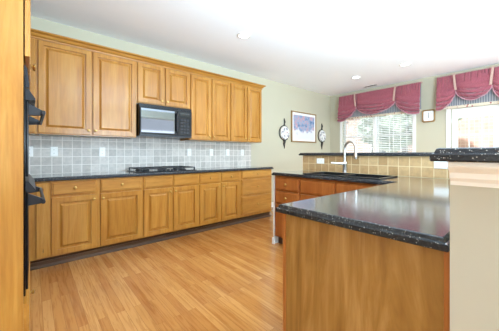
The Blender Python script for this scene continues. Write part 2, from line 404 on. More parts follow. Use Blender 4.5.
for k, (a, b) in enumerate(((WY0, mid - 0.03), (mid + 0.03, WY1))):
    r = empty('window_blind', ['white slatted blind in the half of the kitchen window nearer the clock', 'white slatted blind in the half of the kitchen window nearer the framed picture'][k], 'blind', (XR + 0.045, (a + b) / 2, WZ1), 0, 'blinds of the kitchen window')
    hw = (b - a) / 2 - 0.006
    MB().box(-0.025, 0.025, -hw, hw, -0.05, 0).build('headrail', 'blind', r)
    m = MB(); z = -0.075; th = math.radians(28)
    while z > -(WZ1 - WZ0) + 0.05:
        dx, dz = 0.021 * math.cos(th), 0.021 * math.sin(th)
        m.loft([[(-dx, y, z - dz), (dx, y, z + dz), (dx, y, z + dz + 0.003), (-dx, y, z - dz + 0.003)] for y in (-hw, hw)]); z -= 0.042
    m.build('slats', 'blind', r)
    MB().box(-0.02, 0.02, -hw, hw, -(WZ1 - WZ0) + 0.004, -(WZ1 - WZ0) + 0.026).build('bottom_rail', 'blind', r)
    m = MB()
    for y in (-hw * 0.7, 0, hw * 0.7): m.box(-0.024, -0.022, y - 0.006, y + 0.006, -(WZ1 - WZ0) + 0.02, -0.03)
    m.build('ladder_tape', 'blind', r)

# ---------------------------------------------------------------- patio door
def patio_door():
    r = empty('door_1', None, None, (XR, 0, 0)); r['kind'] = 'structure'
    m = MB(); c = 0.075
    m.box(-0.02, 0, DY1, DY1 + c, 0, DZ1 + c).box(-0.02, 0, DY0 - c, DY0, 0, DZ1 + c).box(-0.02, 0, DY0, DY1, DZ1, DZ1 + c)
    m.build('casing', 'white', r)
    a, b = DY0 + 0.008, DY1 - 0.008
    ly0, ly1, lz0, lz1 = 0.578, 1.118, 0.46, 1.862
    s = MB(); x0, x1 = 0.03, 0.075
    s.box(x0, x1, a, ly0, 0.01, DZ1 - 0.006).box(x0, x1, ly1, b, 0.01, DZ1 - 0.006).box(x0, x1, ly0, ly1, 0.01, lz0).box(x0, x1, ly0, ly1, lz1, DZ1 - 0.006)
    so = s.build('slab', 'white', r)
    g = MB()
    for y in (ly0, ly1 - 0.022): g.box(x0 - 0.008, x0, y, y + 0.022, lz0, lz1)
    for z in (lz0, lz1 - 0.022): g.box(x0 - 0.008, x0, ly0 + 0.022, ly1 - 0.022, z, z + 0.022)
    for k in (1, 2):
        y = ly0 + (ly1 - ly0) * k / 3; g.box(x0 + 0.004, x1 - 0.01, y - 0.009, y + 0.009, lz0, lz1)
    for k in (1, 2, 3):
        z = lz0 + (lz1 - lz0) * k / 4; g.box(x0 + 0.005, x1 - 0.011, ly0, ly1, z - 0.009, z + 0.009)
    g.build('glazing_bars', 'white', so)
    MB().box(0.05, 0.056, ly0, ly1, lz0, lz1).build('pane', 'glass', so)
    for z in (0.25, 1.0, 1.80):
        MB().box(x0 - 0.012, x0 - 0.001, b - 0.006, b + 0.007, z - 0.045, z + 0.045).build('hinge', 'steel', so)
    MB().lathe([(0.03, 0), (0.03, 0.006), (0.011, 0.01), (0.011, 0.03), (0.026, 0.04), (0.028, 0.055), (0.018, 0.064), (0, 0.066)], 16, '-x', (x0, a + 0.035, 0.95)).build('door_handle', 'brass', so, smooth=True)
patio_door()

# ---------------------------------------------------------------- outside
struct(MB().box(XR + 0.15, 26, -14, 24, -0.45, -0.30).build('lawn', 'lawn'))
struct(MB().box(XR + 0.15, 8.6, -2, 5, -0.30, -0.1).build('patio', 'cream'))
def crown(c, r, n, seed, squash=1.0):
    rnd = random.Random(seed); bm = bmesh.new()
    for k in range(n):
        p = Vector((rnd.uniform(-1, 1), rnd.uniform(-1, 1), rnd.uniform(-0.8, 0.8))) * r * 0.62
        s = r * rnd.uniform(0.3, 0.55)
        res = bmesh.ops.create_icosphere(bm, subdivisions=3, radius=s, matrix=Matrix.Translation(Vector(c) + Vector((p.x, p.y, p.z * squash))))
        for v in res['verts']: v.co += Vector((rnd.gauss(0, 1), rnd.gauss(0, 1), rnd.gauss(0, 1))) * s * 0.11
    m = MB(); m.bm.free(); m.bm = bm; return m
def tree(loc, h, r, mat, label, seed):
    t = empty('garden_tree', label, 'tree', loc, 0, 'trees outside the windows')
    MB().tube([(0, 0, 0), (0.05, 0.02, h * 0.35), (-0.03, 0.05, h * 0.6), (0, 0, h * 0.8)], [0.14, 0.11, 0.08, 0.04]).build('trunk', 'bark', t, smooth=True)
    crown((0, 0, h * 0.68), r, 14, seed).build('foliage', mat, t)
tree((11.2, 3.6, -0.30), 4.2, 1.5, 'leaf', 'green leafy tree beyond the right half of the kitchen window', 3)
tree((12.8, 8.6, -0.30), 4.4, 1.9, 'blossom', 'pale pink tree beyond the left half of the kitchen window', 5)
tree((16.0, 4.4, -0.30), 4.4, 1.6, 'blossom', 'pale pink tree just in front of the brick house', 9)
r = empty('garden_shrub', 'low clipped green hedge below the kitchen window outside', 'shrub', (8.9, 3.2, -0.30), 0)
m = MB(); m.bm.free(); m.bm = bmesh.new(); rnd = random.Random(4)
for k in range(26):
    res = bmesh.ops.create_icosphere(m.bm, subdivisions=2, radius=rnd.uniform(0.3, 0.45), matrix=Matrix.Translation((rnd.uniform(-0.15, 0.15), -2 + k * 0.18, rnd.uniform(0.3, 1.25))))
    for v in res['verts']: v.co += Vector((rnd.gauss(0, 1), rnd.gauss(0, 1), rnd.gauss(0, 1))) * 0.035
m.build('foliage', 'leaf', r)
MB().tube([(0, 0, 0), (0.02, 0, 0.5)], 0.05).build('stem', 'bark', r)
h = empty('neighbouring_house', 'pinkish brick neighbouring house seen through the blinds', 'house', (19, 6, -0.30))
MB().box(0, 5, -9, 9, 0, 4.6).build('wall', 'housebrick', h)
MB().loft([[(-0.4, -9.4, 4.6), (5.4, -9.4, 4.6), (2.5, -9.4, 7.2)], [(-0.4, 9.4, 4.6), (5.4, 9.4, 4.6), (2.5, 9.4, 7.2)]]).build('roof', 'shingle', h)
for y in (-5.5, -1.8, 1.8, 5.5):
    f = MB().box(-0.06, 0.0, y - 0.6, y + 0.6, 1.1, 2.7).build('window', 'white', h)
    MB().box(-0.075, -0.06, y - 0.5, y + 0.5, 1.2, 1.87).box(-0.075, -0.06, y - 0.5, y + 0.5, 1.93, 2.6).build('pane', 'glass_black', f)

# ---------------------------------------------------------------- cabinet parts
def door_mesh(w, h, t=0.022):
    prof = [(0, 0), (0, -t + 0.004), (0.004, -t), (0.050, -t), (0.0515, -t + 0.018), (0.068, -t + 0.018), (0.090, -t + 0.001), (0.092, -t + 0.001)]
    rings = [[(i, y, i), (w - i, y, i), (w - i, y, h - i), (i, y, h - i)] for i, y in prof]
    return MB().loft(rings)
def drawer_mesh(w, h, t=0.024):
    prof = [(0, 0), (0, -t + 0.010), (0.004, -t + 0.007), (0.012, -t + 0.007), (0.016, -t), (0.019, -t)]
    rings = [[(i, y, i), (w - i, y, i), (w - i, y, h - i), (i, y, h - i)] for i, y in prof]
    return MB().loft(rings)
KNOB = [(0.009, 0), (0.009, 0.002), (0.005, 0.005), (0.005, 0.013), (0.0145, 0.018), (0.016, 0.023), (0.013, 0.028), (0.006, 0.030), (0, 0.0302)]
def knob(parent, x, z, mat='brass', t=0.02):
    return MB().lathe(KNOB, 14, '-y', (x, -t, z)).build('knob', mat, parent, smooth=True)
def door(parent, x0, x1, z0, z1, side, wood='maple', low=True, knob_mat='brass', kd=None):
    d = door_mesh(x1 - x0, z1 - z0).build('door', wood, parent, (x0, 0, z0))
    if side:
        kx = 0.026 if side == 'l' else (x1 - x0) - 0.026
        kz = kd if kd is not None else (0.05 if not low else (z1 - z0) - 0.05)
        knob(d, kx, kz, knob_mat)
    return d
def drawer(parent, x0, x1, z0, z1, k=True, wood='maple_h', name='drawer'):
    d = drawer_mesh(x1 - x0, z1 - z0).build(name, wood, parent, (x0, 0, z0))
    if k: knob(d, (x1 - x0) / 2, (z1 - z0) / 2)
    return d
def carcass(parent, w, d, z0, z1, wood='maple', back=True, floor='melamine', top=False):
    m = MB(); t = 0.018
    m.box(0, w, 0, 0.02, z0, z1).box(0, t, 0.02, d, z0, z1).box(w - t, w, 0.02, d, z0, z1)
    if back: m.box(t, w - t, d - 0.008, d, z0, z1)
    if top: m.box(t, w - t, 0.02, d - 0.008, z1 - t, z1)
    m.build('body', wood, parent)
    MB().box(t, w - t, 0.02, d - 0.008, z0 + 0.001, z0 + t).build('bottom_panel', floor, parent)

# ---------------------------------------------------------------- base run on the back wall (faces -Y)
FY, BZ0, BZ1 = 3.275, 0.10, 0.878
def base(x0, x1, label, name='base_cabinet'):
    c = empty(name, label, 'cabinet', (x0, FY, 0), 0, 'base cabinets on the back wall')
    carcass(c, x1 - x0, YB - FY - 0.002, BZ0, BZ1); return c
c = base(-0.64, 0.144, 'narrow end of the maple base run emerging behind the wall oven')
door(c, 0.64 + 0.03, 0.64 + 0.138, 0.115, 0.862, 'l')
c = base(0.144, 1.045, 'maple base cabinet between wall oven and cooktop, two drawers over two doors')
x = -0.144
drawer(c, .15 + x, .546 + x, .722, .865); drawer(c, .585 + x, 1.03 + x, .722, .865)
door(c, .15 + x, .546 + x, .115, .702, 'r'); door(c, .585 + x, 1.03 + x, .115, .702, 'l')
c = base(1.045, 1.832, 'maple base cabinet under the cooktop with two plain false fronts')
x = -1.045
drawer(c, 1.06 + x, 1.424 + x, .722, .865, False, name='false_front'); drawer(c, 1.447 + x, 1.815 + x, .722, .865, False, name='false_front')
door(c, 1.06 + x, 1.424 + x, .115, .702, 'r'); door(c, 1.447 + x, 1.815 + x, .115, .702, 'l')
c = base(1.832, 2.606, 'maple base cabinet between cooktop cabinet and three-drawer stack, drawers over doors')
x = -1.832
drawer(c, 1.848 + x, 2.195 + x, .722, .865); drawer(c, 2.232 + x, 2.579 + x, .722, .865)
door(c, 1.848 + x, 2.195 + x, .115, .702, 'r'); door(c, 2.232 + x, 2.579 + x, .115, .702, 'l')
c = base(2.606, 3.342, 'maple three-drawer stack at the end of the back wall run')
x = -2.606
drawer(c, 2.63 + x, 3.325 + x, .745, .865); drawer(c, 2.63 + x, 3.325 + x, .46, .722); drawer(c, 2.63 + x, 3.325 + x, .135, .438)
# toe kick with its stepped moulding
prof = [(-0.02, 0), (0.022, 0), (0.022, 0.012), (0.012, 0.024), (0.004, 0.028), (0.004, 0.06), (0.012, 0.064), (0.016, 0.072), (0.004, 0.084), (0.0, 0.098), (-0.02, 0.098)]
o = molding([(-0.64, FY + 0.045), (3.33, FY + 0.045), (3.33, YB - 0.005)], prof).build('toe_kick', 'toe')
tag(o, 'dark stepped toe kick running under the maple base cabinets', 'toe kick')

top = slab([(XL + 0.002, 3.232), (3.352, 3.232), (3.352, YB - 0.001), (XL + 0.002, YB - 0.001)], EDGE, [(1.03, 1.78, 3.30, 3.76)]).build('countertop', 'counter')
tag(top, 'long black speckled countertop along the back wall under the wall cabinets', 'countertop')
o = MB().box(XL + 0.002, 3.35, YB - 0.010, YB - 0.0005, 0.9155, 1.364).box(1.06, 1.825, YB - 0.010, YB - 0.0005, 1.364, 1.42).build('tile_backsplash', 'tile_gray')
tag(o, 'gray tumbled square tile backsplash on the back wall', 'backsplash')

# ---------------------------------------------------------------- wall cabinets
UY, UZ0, UZ1 = 3.535, 1.366, 2.40
def upper(x0, x1, label, z0=UZ0):
    c = empty('wall_cabinet', label, 'cabinet', (x0, UY, 0), 0, 'wall cabinets on the back wall')
    carcass(c, x1 - x0, YB - UY - 0.002, z0, UZ1, top=True); return c
c = upper(-0.64, 0.042, 'corner wall cabinet mostly hidden behind the wall oven cabinet')
door(c, 0.64 - 0.40, 0.64 + 0.02, 1.378, 2.372, 'l', low=False)
c = upper(0.042, 1.052, 'largest wall cabinet, two wide maple doors left of the microwave'); x = -0.042
door(c, .049 + x, .533 + x, 1.378, 2.372, 'r', low=False); door(c, .553 + x, 1.042 + x, 1.378, 2.372, 'l', low=False)
c = upper(1.052, 1.828, 'short maple wall cabinet above the microwave', 1.828); x = -1.052
door(c, 1.066 + x, 1.415 + x, 1.842, 2.372, 'r', low=False); door(c, 1.444 + x, 1.817 + x, 1.842, 2.372, 'l', low=False)
c = upper(1.828, 2.586, 'tall two-door maple wall cabinet directly right of the microwave'); x = -1.828
door(c, 1.842 + x, 2.196 + x, 1.378, 2.372, 'r', low=False); door(c, 2.221 + x, 2.572 + x, 1.378, 2.372, 'l', low=False)
c = upper(2.586, 3.334, 'last two-door maple wall cabinet, at the open end of the row'); x = -2.586
door(c, 2.6 + x, 2.952 + x, 1.378, 2.372, 'r', low=False); door(c, 2.977 + x, 3.322 + x, 1.378, 2.372, 'l', low=False)
CROWN = [(-0.02, 0), (0.012, 0), (0.014, 0.014), (0.004, 0.016), (0.004, 0.024), (0.020, 0.028), (0.034, 0.046), (0.028, 0.048), (0.028, 0.053), (0.046, 0.057), (0.062, 0.066), (0.062, 0.078), (-0.02, 0.078)]
o = molding([(-0.64, UY), (3.334, UY), (3.334, YB - 0.003)], CROWN, 2.378).build('crown_molding', 'maple_h')
tag(o, 'maple crown molding along the top of the wall cabinets', 'molding')

# ---------------------------------------------------------------- tall oven cabinet (faces +X)
TX, TY0, TY1 = -0.036, 1.85, 2.66
c = empty('oven_cabinet', 'tall maple cabinet with plain side panel housing the wall ovens', 'cabinet', (TX, TY0, 0), PI / 2)
w, d = TY1 - TY0, 0.60
m = MB(); t = 0.02
m.box(0, t, 0, d, 0, 2.40).box(w - t, w, 0, d, 0, 2.40).box(t, w - t, d - 0.01, d, 0, 2.40).box(t, w - t, 0, d - 0.01, 2.38, 2.40)
m.box(t, w - t, 0, d - 0.01, 1.655, 1.675).box(t, w - t, 0, d - 0.01, 0.335, 0.355).box(t, w - t, 0.0, d - 0.01, 0.09, 0.11)
m.box(t, 0.045, 0, 0.02, 0.355, 1.655).box(w - 0.045, w - t, 0, 0.02, 0.355, 1.655).box(t, w - t, 0, 0.02, 0.11, 0.335).box(t, w - t, 0, 0.02, 1.675, 2.38)
m.box(t, w - t, 0.06, 0.08, 0, 0.09)
m.build('body', 'maple', c)
for d_ in (door(c, 0.012, w / 2 - 0.006, 1.69, 2.37, 'r', low=False, kd=0.045), door(c, w / 2 + 0.006, w - 0.012, 1.69, 2.37, 'l', low=False, kd=0.045)): d_.location.y = -0.006
drawer(c, 0.012, w - 0.012, 0.115, 0.325)
o = molding([(TX, TY0), (TX, TY1), (XL + 0.02, TY1)], CROWN, 2.4005)
o = o.build('crown', 'maple_h', c); o.matrix_parent_inverse = Matrix.LocRotScale(Vector((TX, TY0, 0)), Matrix.Rotation(PI / 2, 3, 'Z'), None).inverted()
# double wall oven, its own thing
v = empty('wall_oven', 'black double wall oven with two bar handles in the tall cabinet', 'oven', (TX, TY0 + w / 2, 0.357), PI / 2)
hw = w / 2 - 0.047; H = 1.295
MB().box(-hw, hw, 0.0, 0.52, 0, H).build('body', 'black', v)
m = MB().box(-hw - 0.015, hw + 0.015, -0.009, -0.001, 0.0, H - 0.004); m.build('trim_panel', 'black', v, bevel=0.004)
MB().loft([[(-hw, -0.0095, H - 0.13), (-hw, -0.026, H - 0.12), (-hw, -0.016, H - 0.02), (-hw, -0.0095, H - 0.012)], [(hw, -0.0095, H - 0.13), (hw, -0.026, H - 0.12), (hw, -0.016, H - 0.02), (hw, -0.0095, H - 0.012)]]).build('control_panel', 'black_satin', v)
for z0, z1 in ((0.665, 1.095), (0.03, 0.575)):
    d_ = MB().box(-hw, hw, -0.020, -0.0095, z0, z1).build('door', 'black', v, bevel=0.004)
    MB().loft([[(xx, -0.0095, z1 + 0.004), (xx, -0.050, z1 + 0.006), (xx, -0.052, z1 + 0.014), (xx, -0.022, z1 + 0.062), (xx, -0.0095, z1 + 0.064)] for xx in (-hw, hw)]).build('vent_trim', 'black_satin', v)
    MB().box(-hw + 0.09, hw - 0.09, -0.0215, -0.0195, z0 + 0.10, z1 - 0.14).build('window', 'glass_black', d_)
    zz = z1 - 0.06; hm = MB()
    for sx in (-1, 1):
        xa = sx * (hw - 0.05)
        hm.loft([[(xa - 0.016, -0.019, zz - 0.02), (xa + 0.016, -0.019, zz - 0.02), (xa + 0.016, -0.019, zz + 0.05), (xa - 0.016, -0.019, zz + 0.05)],
                 [(xa - 0.013, -0.09, zz - 0.012), (xa + 0.013, -0.09, zz - 0.012), (xa + 0.013, -0.09, zz + 0.012), (xa - 0.013, -0.09, zz + 0.012)]])
    hm.loft([[(xx, -0.082, zz - 0.014), (xx, -0.094, zz - 0.012), (xx, -0.098, zz), (xx, -0.094, zz + 0.012), (xx, -0.082, zz + 0.014), (xx, -0.078, zz)] for xx in (-hw + 0.012, hw - 0.012)])
    hm.build('handle', 'black_satin', d_, bevel=0.002)

# ---------------------------------------------------------------- microwave (faces -Y)
v = empty('microwave', 'black over-the-range microwave below the short wall cabinet', 'microwave', (1.064, 3.46, 1.39), 0)
w, h = 0.754, 0.43
MB().box(0, w, 0.0, 0.38, 0, h).build('body', 'black', v, bevel=0.003)
pd = 0.525
d_ = MB().box(0.004, pd, -0.022, -0.0005, 0.03, h - 0.045).build('door', 'black', v, bevel=0.004)
MB().box(0.02, pd - 0.045, -0.0235, -0.0215, 0.05, h - 0.065).build('window', 'glass_mirror', d_)
MB().tube([(pd - 0.018, -0.022, 0.075), (pd - 0.018, -0.05, 0.09), (pd - 0.018, -0.056, 0.2), (pd - 0.018, -0.05, 0.325), (pd - 0.018, -0.022, 0.34)], 0.011).build('handle', 'black_satin', d_, smooth=True)
p_ = MB().box(pd + 0.004, w - 0.004, -0.020, -0.0005, 0.03, h - 0.045).build('control_panel', 'black', v, bevel=0.003)
MB().box(pd + 0.04, w - 0.04, -0.0215, -0.0198, h - 0.12, h - 0.075).build('display', 'glass_black', p_)
m = MB()
for i in range(3):
    for j in range(5): m.box(pd + 0.045 + i * 0.048, pd + 0.082 + i * 0.048, -0.0215, -0.0198, 0.06 + j * 0.045, 0.09 + j * 0.045)
m.build('buttons', 'black_satin', p_)
m = MB()
for k in range(5): m.box(0.02, w - 0.02, -0.006, 0.0, h - 0.040 + k * 0.0075, h - 0.0365 + k * 0.0075)
m.build('vent_grille', 'black_satin', v)
MB().box(0.004, w - 0.004, -0.014, -0.0005, 0.0, 0.026).build('bottom_trim', 'black_satin', v)

# ---------------------------------------------------------------- gas cooktop
v = empty('gas_cooktop', 'black gas cooktop with iron grates set in the back wall countertop', 'cooktop', (1.405, 3.52, 0.9155), 0)
MB().box(-0.40, 0.40, -0.245, 0.265, 0, 0.009).build('glass_plate', 'glass_black', v, bevel=0.003)
MB().box(-0.365, 0.365, -0.21, 0.23, -0.036, -0.0005).build('burner_box', 'black', v)
for bx, by, r in ((-0.28, -0.11, 0.04), (-0.28, 0.14, 0.05), (0.0, 0.03, 0.06), (0.25, -0.11, 0.05), (0.25, 0.14, 0.04)):
    MB().lathe([(r, 0.009), (r, 0.016), (r * 0.8, 0.018), (r * 0.8, 0.026), (r * 0.72, 0.029), (0, 0.03)], 18, 'z', (bx, by, 0)).build('burner', 'iron', v, smooth=True)
for gx0, gx1 in ((-0.385, -0.135), (-0.125, 0.125), (0.135, 0.385)):
    m = MB(); b = 0.006; zt = 0.05; y0, y1 = -0.215, 0.235
    if gx0 > -0.3 and gx0 < 0: y0 = -0.14
    for y in (y0, y1, (y0 + y1) / 2): m.box(gx0, gx1, y - b, y + b, zt - 0.012, zt)
    for x in (gx0 + b, gx1 - b, (gx0 + gx1) / 2): m.box(x - b, x + b, y0, y1, zt - 0.012, zt)
    for x in (gx0 + b, gx1 - b):
        for y in (y0, y1): m.box(x - 0.008, x + 0.008, y - 0.008, y + 0.008, 0.009, zt - 0.006)
    m.build('grate', 'iron', v)
for k in range(5):
    MB().lathe([(0.02, 0.009), (0.02, 0.02), (0.016, 0.03), (0, 0.031)], 14, 'z', (-0.11 + k * 0.055, -0.195, 0)).build('knob', 'black_satin', v, smooth=True)

# ---------------------------------------------------------------- outlets and switches
def wall_plate(name, label, loc, rotz, group, horizontal=False, cat='outlet', wide=False):
    p = empty(name, label, cat, loc, rotz, group)
    a, b = (0.058, 0.036) if horizontal else ((0.06 if wide else 0.036), 0.058)
    MB().loft([[(-a, -0.0005, -b), (a, -0.0005, -b), (a, -0.0005, b), (-a, -0.0005, b)], [(-a + .003, -0.006, -b + .003), (a - .003, -0.006, -b + .003), (a - .003, -0.006, b - .003), (-a + .003, -0.006, b - .003)]]).build('cover_plate', 'plastic', p)
    for s in (-1, 1):
        cx, cz = (s * 0.021, 0) if horizontal else (0, s * 0.021)
        q = MB().box(cx - 0.014, cx + 0.014, -0.008, -0.0055, cz - 0.014, cz + 0.014).build('socket', 'plastic', p)
        m = MB()
        for e in (-0.005, 0.005): m.box(cx + e - 0.001, cx + e + 0.001, -0.0085, -0.0075, cz - 0.004, cz + 0.006)
        m.build('slot', 'dark', q)
    return p
TY = YB - 0.010
for x, lab in ((-0.026, 'white outlet on gray tile beside the wall oven'), (0.202, 'white outlet on gray tile under the wide cabinet, second from wall oven'),
               (0.712, 'white outlet on gray tile between wall oven and microwave, nearest the microwave'), (1.987, 'white outlet on gray tile just right of the cooktop'),
               (2.415, 'white outlet on gray tile, second from the right of the cooktop'), (2.774, 'white outlet on gray tile, third from the right of the cooktop'),
               (3.123, 'white outlet on gray tile, last one beside the sage wall')):
    wall_plate('outlet', lab, (x, TY, 1.178), 0, 'outlets on the gray tile')

# ---------------------------------------------------------------- sink run (faces -X) and peninsula
SX = 2.375
def sink_cab(name, y1, y0, label):
    c = empty(name, label, 'cabinet', (SX, y1, 0), -PI / 2, 'cabinets of the sink run')
    carcass(c, y1 - y0, 2.978 - SX, BZ0, BZ1, 'maple_shaded'); return c
c = sink_cab('drawer_cabinet', 2.262, 1.855, 'shade-toned maple three-drawer cabinet at the free end of the sink run')
w = 2.262 - 1.855
drawer(c, 0.015, w - 0.008, .70, .855, wood='maple_shaded'); drawer(c, 0.015, w - 0.008, .535, .685, wood='maple_shaded'); drawer(c, 0.015, w - 0.008, .115, .52, wood='maple_shaded')
c = sink_cab('sink_cabinet', 1.855, 0.94, 'shade-toned maple sink cabinet with false fronts under the black sink')
drawer(c, 0.012, .452, .70, .855, False, wood='maple_shaded', name='false_front'); drawer(c, .463, .903, .70, .855, False, wood='maple_shaded', name='false_front')
door(c, 0.012, .452, .115, .685, 'r', 'maple_shaded'); door(c, .463, .903, .115, .685, 'l', 'maple_shaded')
o = MB().box(SX + 0.05, SX + 0.07, 0.95, 2.25, 0, 0.0995).build('toe_kick', 'toe'); tag(o, 'dark toe kick under the shade-toned sink run', 'toe kick')
o = MB().box(SX - 0.012, 2.978, 2.264, 2.279, 0, 0.8775).box(SX - 0.03, SX - 0.0125, 2.25, 2.285, 0, 0.075).build('end_panel', 'white')
tag(o, 'white end panel closing the free end of the sink run', 'panel')

# peninsula: brown wood end panel toward the camera, carcass behind
c = empty('peninsula_cabinet', 'peninsula base with large brown wood end panel beside the cream half wall', 'cabinet', (0.90, 0.175, 0))
m = MB(); L = 2.36 - 0.90
m.box(0.02, L, 0.0, 0.02, 0.0, 0.878).box(0.02, L, 0.60, 0.62, 0.10, 0.878).box(0.02, L, 0.52, 0.54, 0, 0.10).box(0.02, L, 0.02, 0.60, 0.10, 0.118)
m.box(L - 0.018, L, 0.02, 0.60, 0.118, 0.878)
m.build('body', 'maple_shaded', c)
MB().box(0.0, 0.02, 0.014, 0.612, 0.0, 0.878).build('end_panel', 'panel', c)
for y0, y1, s in ((-0.003, 0.014, 1), (0.612, 0.628, 1)):
    MB().box(-0.006, 0.02, y0, y1, 0.0, 0.878).build('corner_trim', 'panel_trim', c, bevel=0.002)
x = 0.64
for k in range(2):
    d_ = door_mesh(0.42, 0.57).build('door', 'maple_shaded', c, (0.49 + k * 0.46, 0.62, 0.115), rotz=PI); knob(d_, 0.03 if k else 0.39, 0.52)
    d_ = drawer_mesh(0.42, 0.15).build('drawer', 'maple_shaded', c, (0.49 + k * 0.46, 0.62, 0.70), rotz=PI); knob(d_, 0.21, 0.075)

poly = [(0.866, 0.172), (2.972, 0.172), (2.972, 2.29), (2.338, 2.29), (2.338, 0.822), (0.866, 0.822)]
SB = (2.425, 2.815, 1.0, 1.825)
o = slab(poly, EDGE, [(SB[0], SB[1], SB[2], SB[3])]).build('countertop', 'counter')
tag(o, 'L-shaped black speckled countertop over the wood-panelled peninsula and around the sink', 'countertop')

# double bowl sink
v = empty('kitchen_sink', 'black double-bowl sink set in the peninsula countertop behind the faucet', 'sink', (2.62, 1.4125, 0.915))
m = MB(); hx, hy = (SB[1] - SB[0]) / 2, (SB[3] - SB[2]) / 2; f = 0.022
def ringrect(x0, x1, y0, y1, z): return [(x0, y0, z), (x1, y0, z), (x1, y1, z), (x0, y1, z)]
m.box(-hx - f, -hx + 0.012, -hy - f, hy + f, 0.0005, 0.011).box(hx - 0.012, hx + f, -hy - f, hy + f, 0.0005, 0.011)
m.box(-hx + 0.012, hx - 0.012, -hy - f, -hy + 0.012, 0.0005, 0.011).box(-hx + 0.012, hx - 0.012, hy - 0.012, hy + f, 0.0005, 0.011)
m.box(-hx + 0.012, hx - 0.012, -0.016, 0.016, -0.05, 0.008)
m.build('rim', 'sink', v, bevel=0.003)
for y0, y1 in ((-hy + 0.01, -0.014), (0.014, hy - 0.01)):
    a, b = -hx + 0.01, hx - 0.01
    bw = MB().loft([ringrect(a - 0.006, b + 0.006, y0 - 0.006, y1 + 0.006, 0.0), ringrect(a - 0.006, b + 0.006, y0 - 0.006, y1 + 0.006, -0.2), ringrect(a + 0.03, b - 0.03, y0 + 0.03, y1 - 0.03, -0.205),
                    ringrect(a + 0.03, b - 0.03, y0 + 0.03, y1 - 0.03, -0.198), ringrect(a + 0.012, b - 0.012, y0 + 0.012, y1 - 0.012, -0.18), ringrect(a, b, y0, y1, -0.001)], False, False)
    bm = bw.bm; bm.verts.ensure_lookup_table(); n = len(bm.verts)
    bm.faces.new([bm.verts[i] for i in range(12, 16)]); bm.faces.new([bm.verts[i] for i in range(11, 7, -1)])
    bo = bw.build('bowl', 'sink', v)
    MB().lathe([(0.04, -0.198), (0.04, -0.195), (0.03, -0.196), (0, -0.1965)], 16, 'z', (0.05, (y0 + y1) / 2, 0)).build('drain', 'steel', bo, smooth=True)

# faucet: base, gooseneck, spray head, lever
v = empty('kitchen_faucet', 'brushed steel gooseneck faucet with side lever behind the black sink', 'faucet', (2.885, 1.585, 0.9155))
MB().lathe([(0.032, 0), (0.032, 0.006), (0.024, 0.014), (0.022, 0.10), (0.025, 0.104), (0.025, 0.13), (0.021, 0.136), (0.0165, 0.15)], 18).build('base', 'steel', v, smooth=True)
dirv = Vector((-0.35, -0.94, 0)).normalized(); R = 0.092; pts = [(0, 0, 0.148), (0, 0, 0.20), (0, 0, 0.29)]
for k in range(1, 13):
    a = PI * k / 12 * 1.06; q = dirv * (R - R * math.cos(a)); pts.append((q.x, q.y, 0.29 + R * math.sin(a)))
e = Vector(pts[-1]); pts.append(tuple(e + Vector((0, 0, -0.03)) + dirv * -0.004))
MB().tube(pts, 0.0145, 12).build('spout', 'steel', v, smooth=True)
e = Vector(pts[-1])
MB().tube([e + Vector((0, 0, 0.005)), e + Vector((0, 0, -0.01)), e + Vector((0, 0, -0.06)), e + Vector((0, 0, -0.068))], [0.013, 0.018, 0.019, 0.014], 14).build('spray_head', 'steel', v, smooth=True)
lv = Vector((-0.75, 0.66, 0.0)).normalized()
MB().tube([lv * 0.02 + Vector((0, 0, 0.118)), lv * 0.05 + Vector((0, 0, 0.118)), lv * 0.12 + Vector((0, 0, 0.124)), lv * 0.165 + Vector((0, 0, 0.128))], [0.016, 0.013, 0.010, 0.008], 10).build('lever', 'steel', v, smooth=True)

o = MB().box(2.972, 2.9795, 0.181, 2.28, 0.9155, 1.128).build('tile_backsplash', 'tile_tan')
tag(o, 'tan square tile backsplash behind the sink under the raised bar', 'backsplash')
wall_plate('outlet', 'white horizontal outlet on tan tile near the free end of the bar', (2.972, 1.985, 1.055), -PI / 2, 'outlets on the tan tile', True)
wall_plate('outlet', 'white outlet on tan tile just under the nearer bar end', (2.972, 0.646, 1.045), -PI / 2, 'outlets on the tan tile', True)

# raised bar top (L-shaped)
poly = [(0.822, -0.22), (3.28, -0.22), (3.28, 2.33), (2.94, 2.33), (2.94, 0.205), (0.822, 0.205)]
o = slab(poly, [(a, z - 0.878 + 1.1295) for a, z in EDGE]).build('bar_top', 'counter')
tag(o, 'raised black speckled bar top on the cream and tiled half walls', 'bar top')

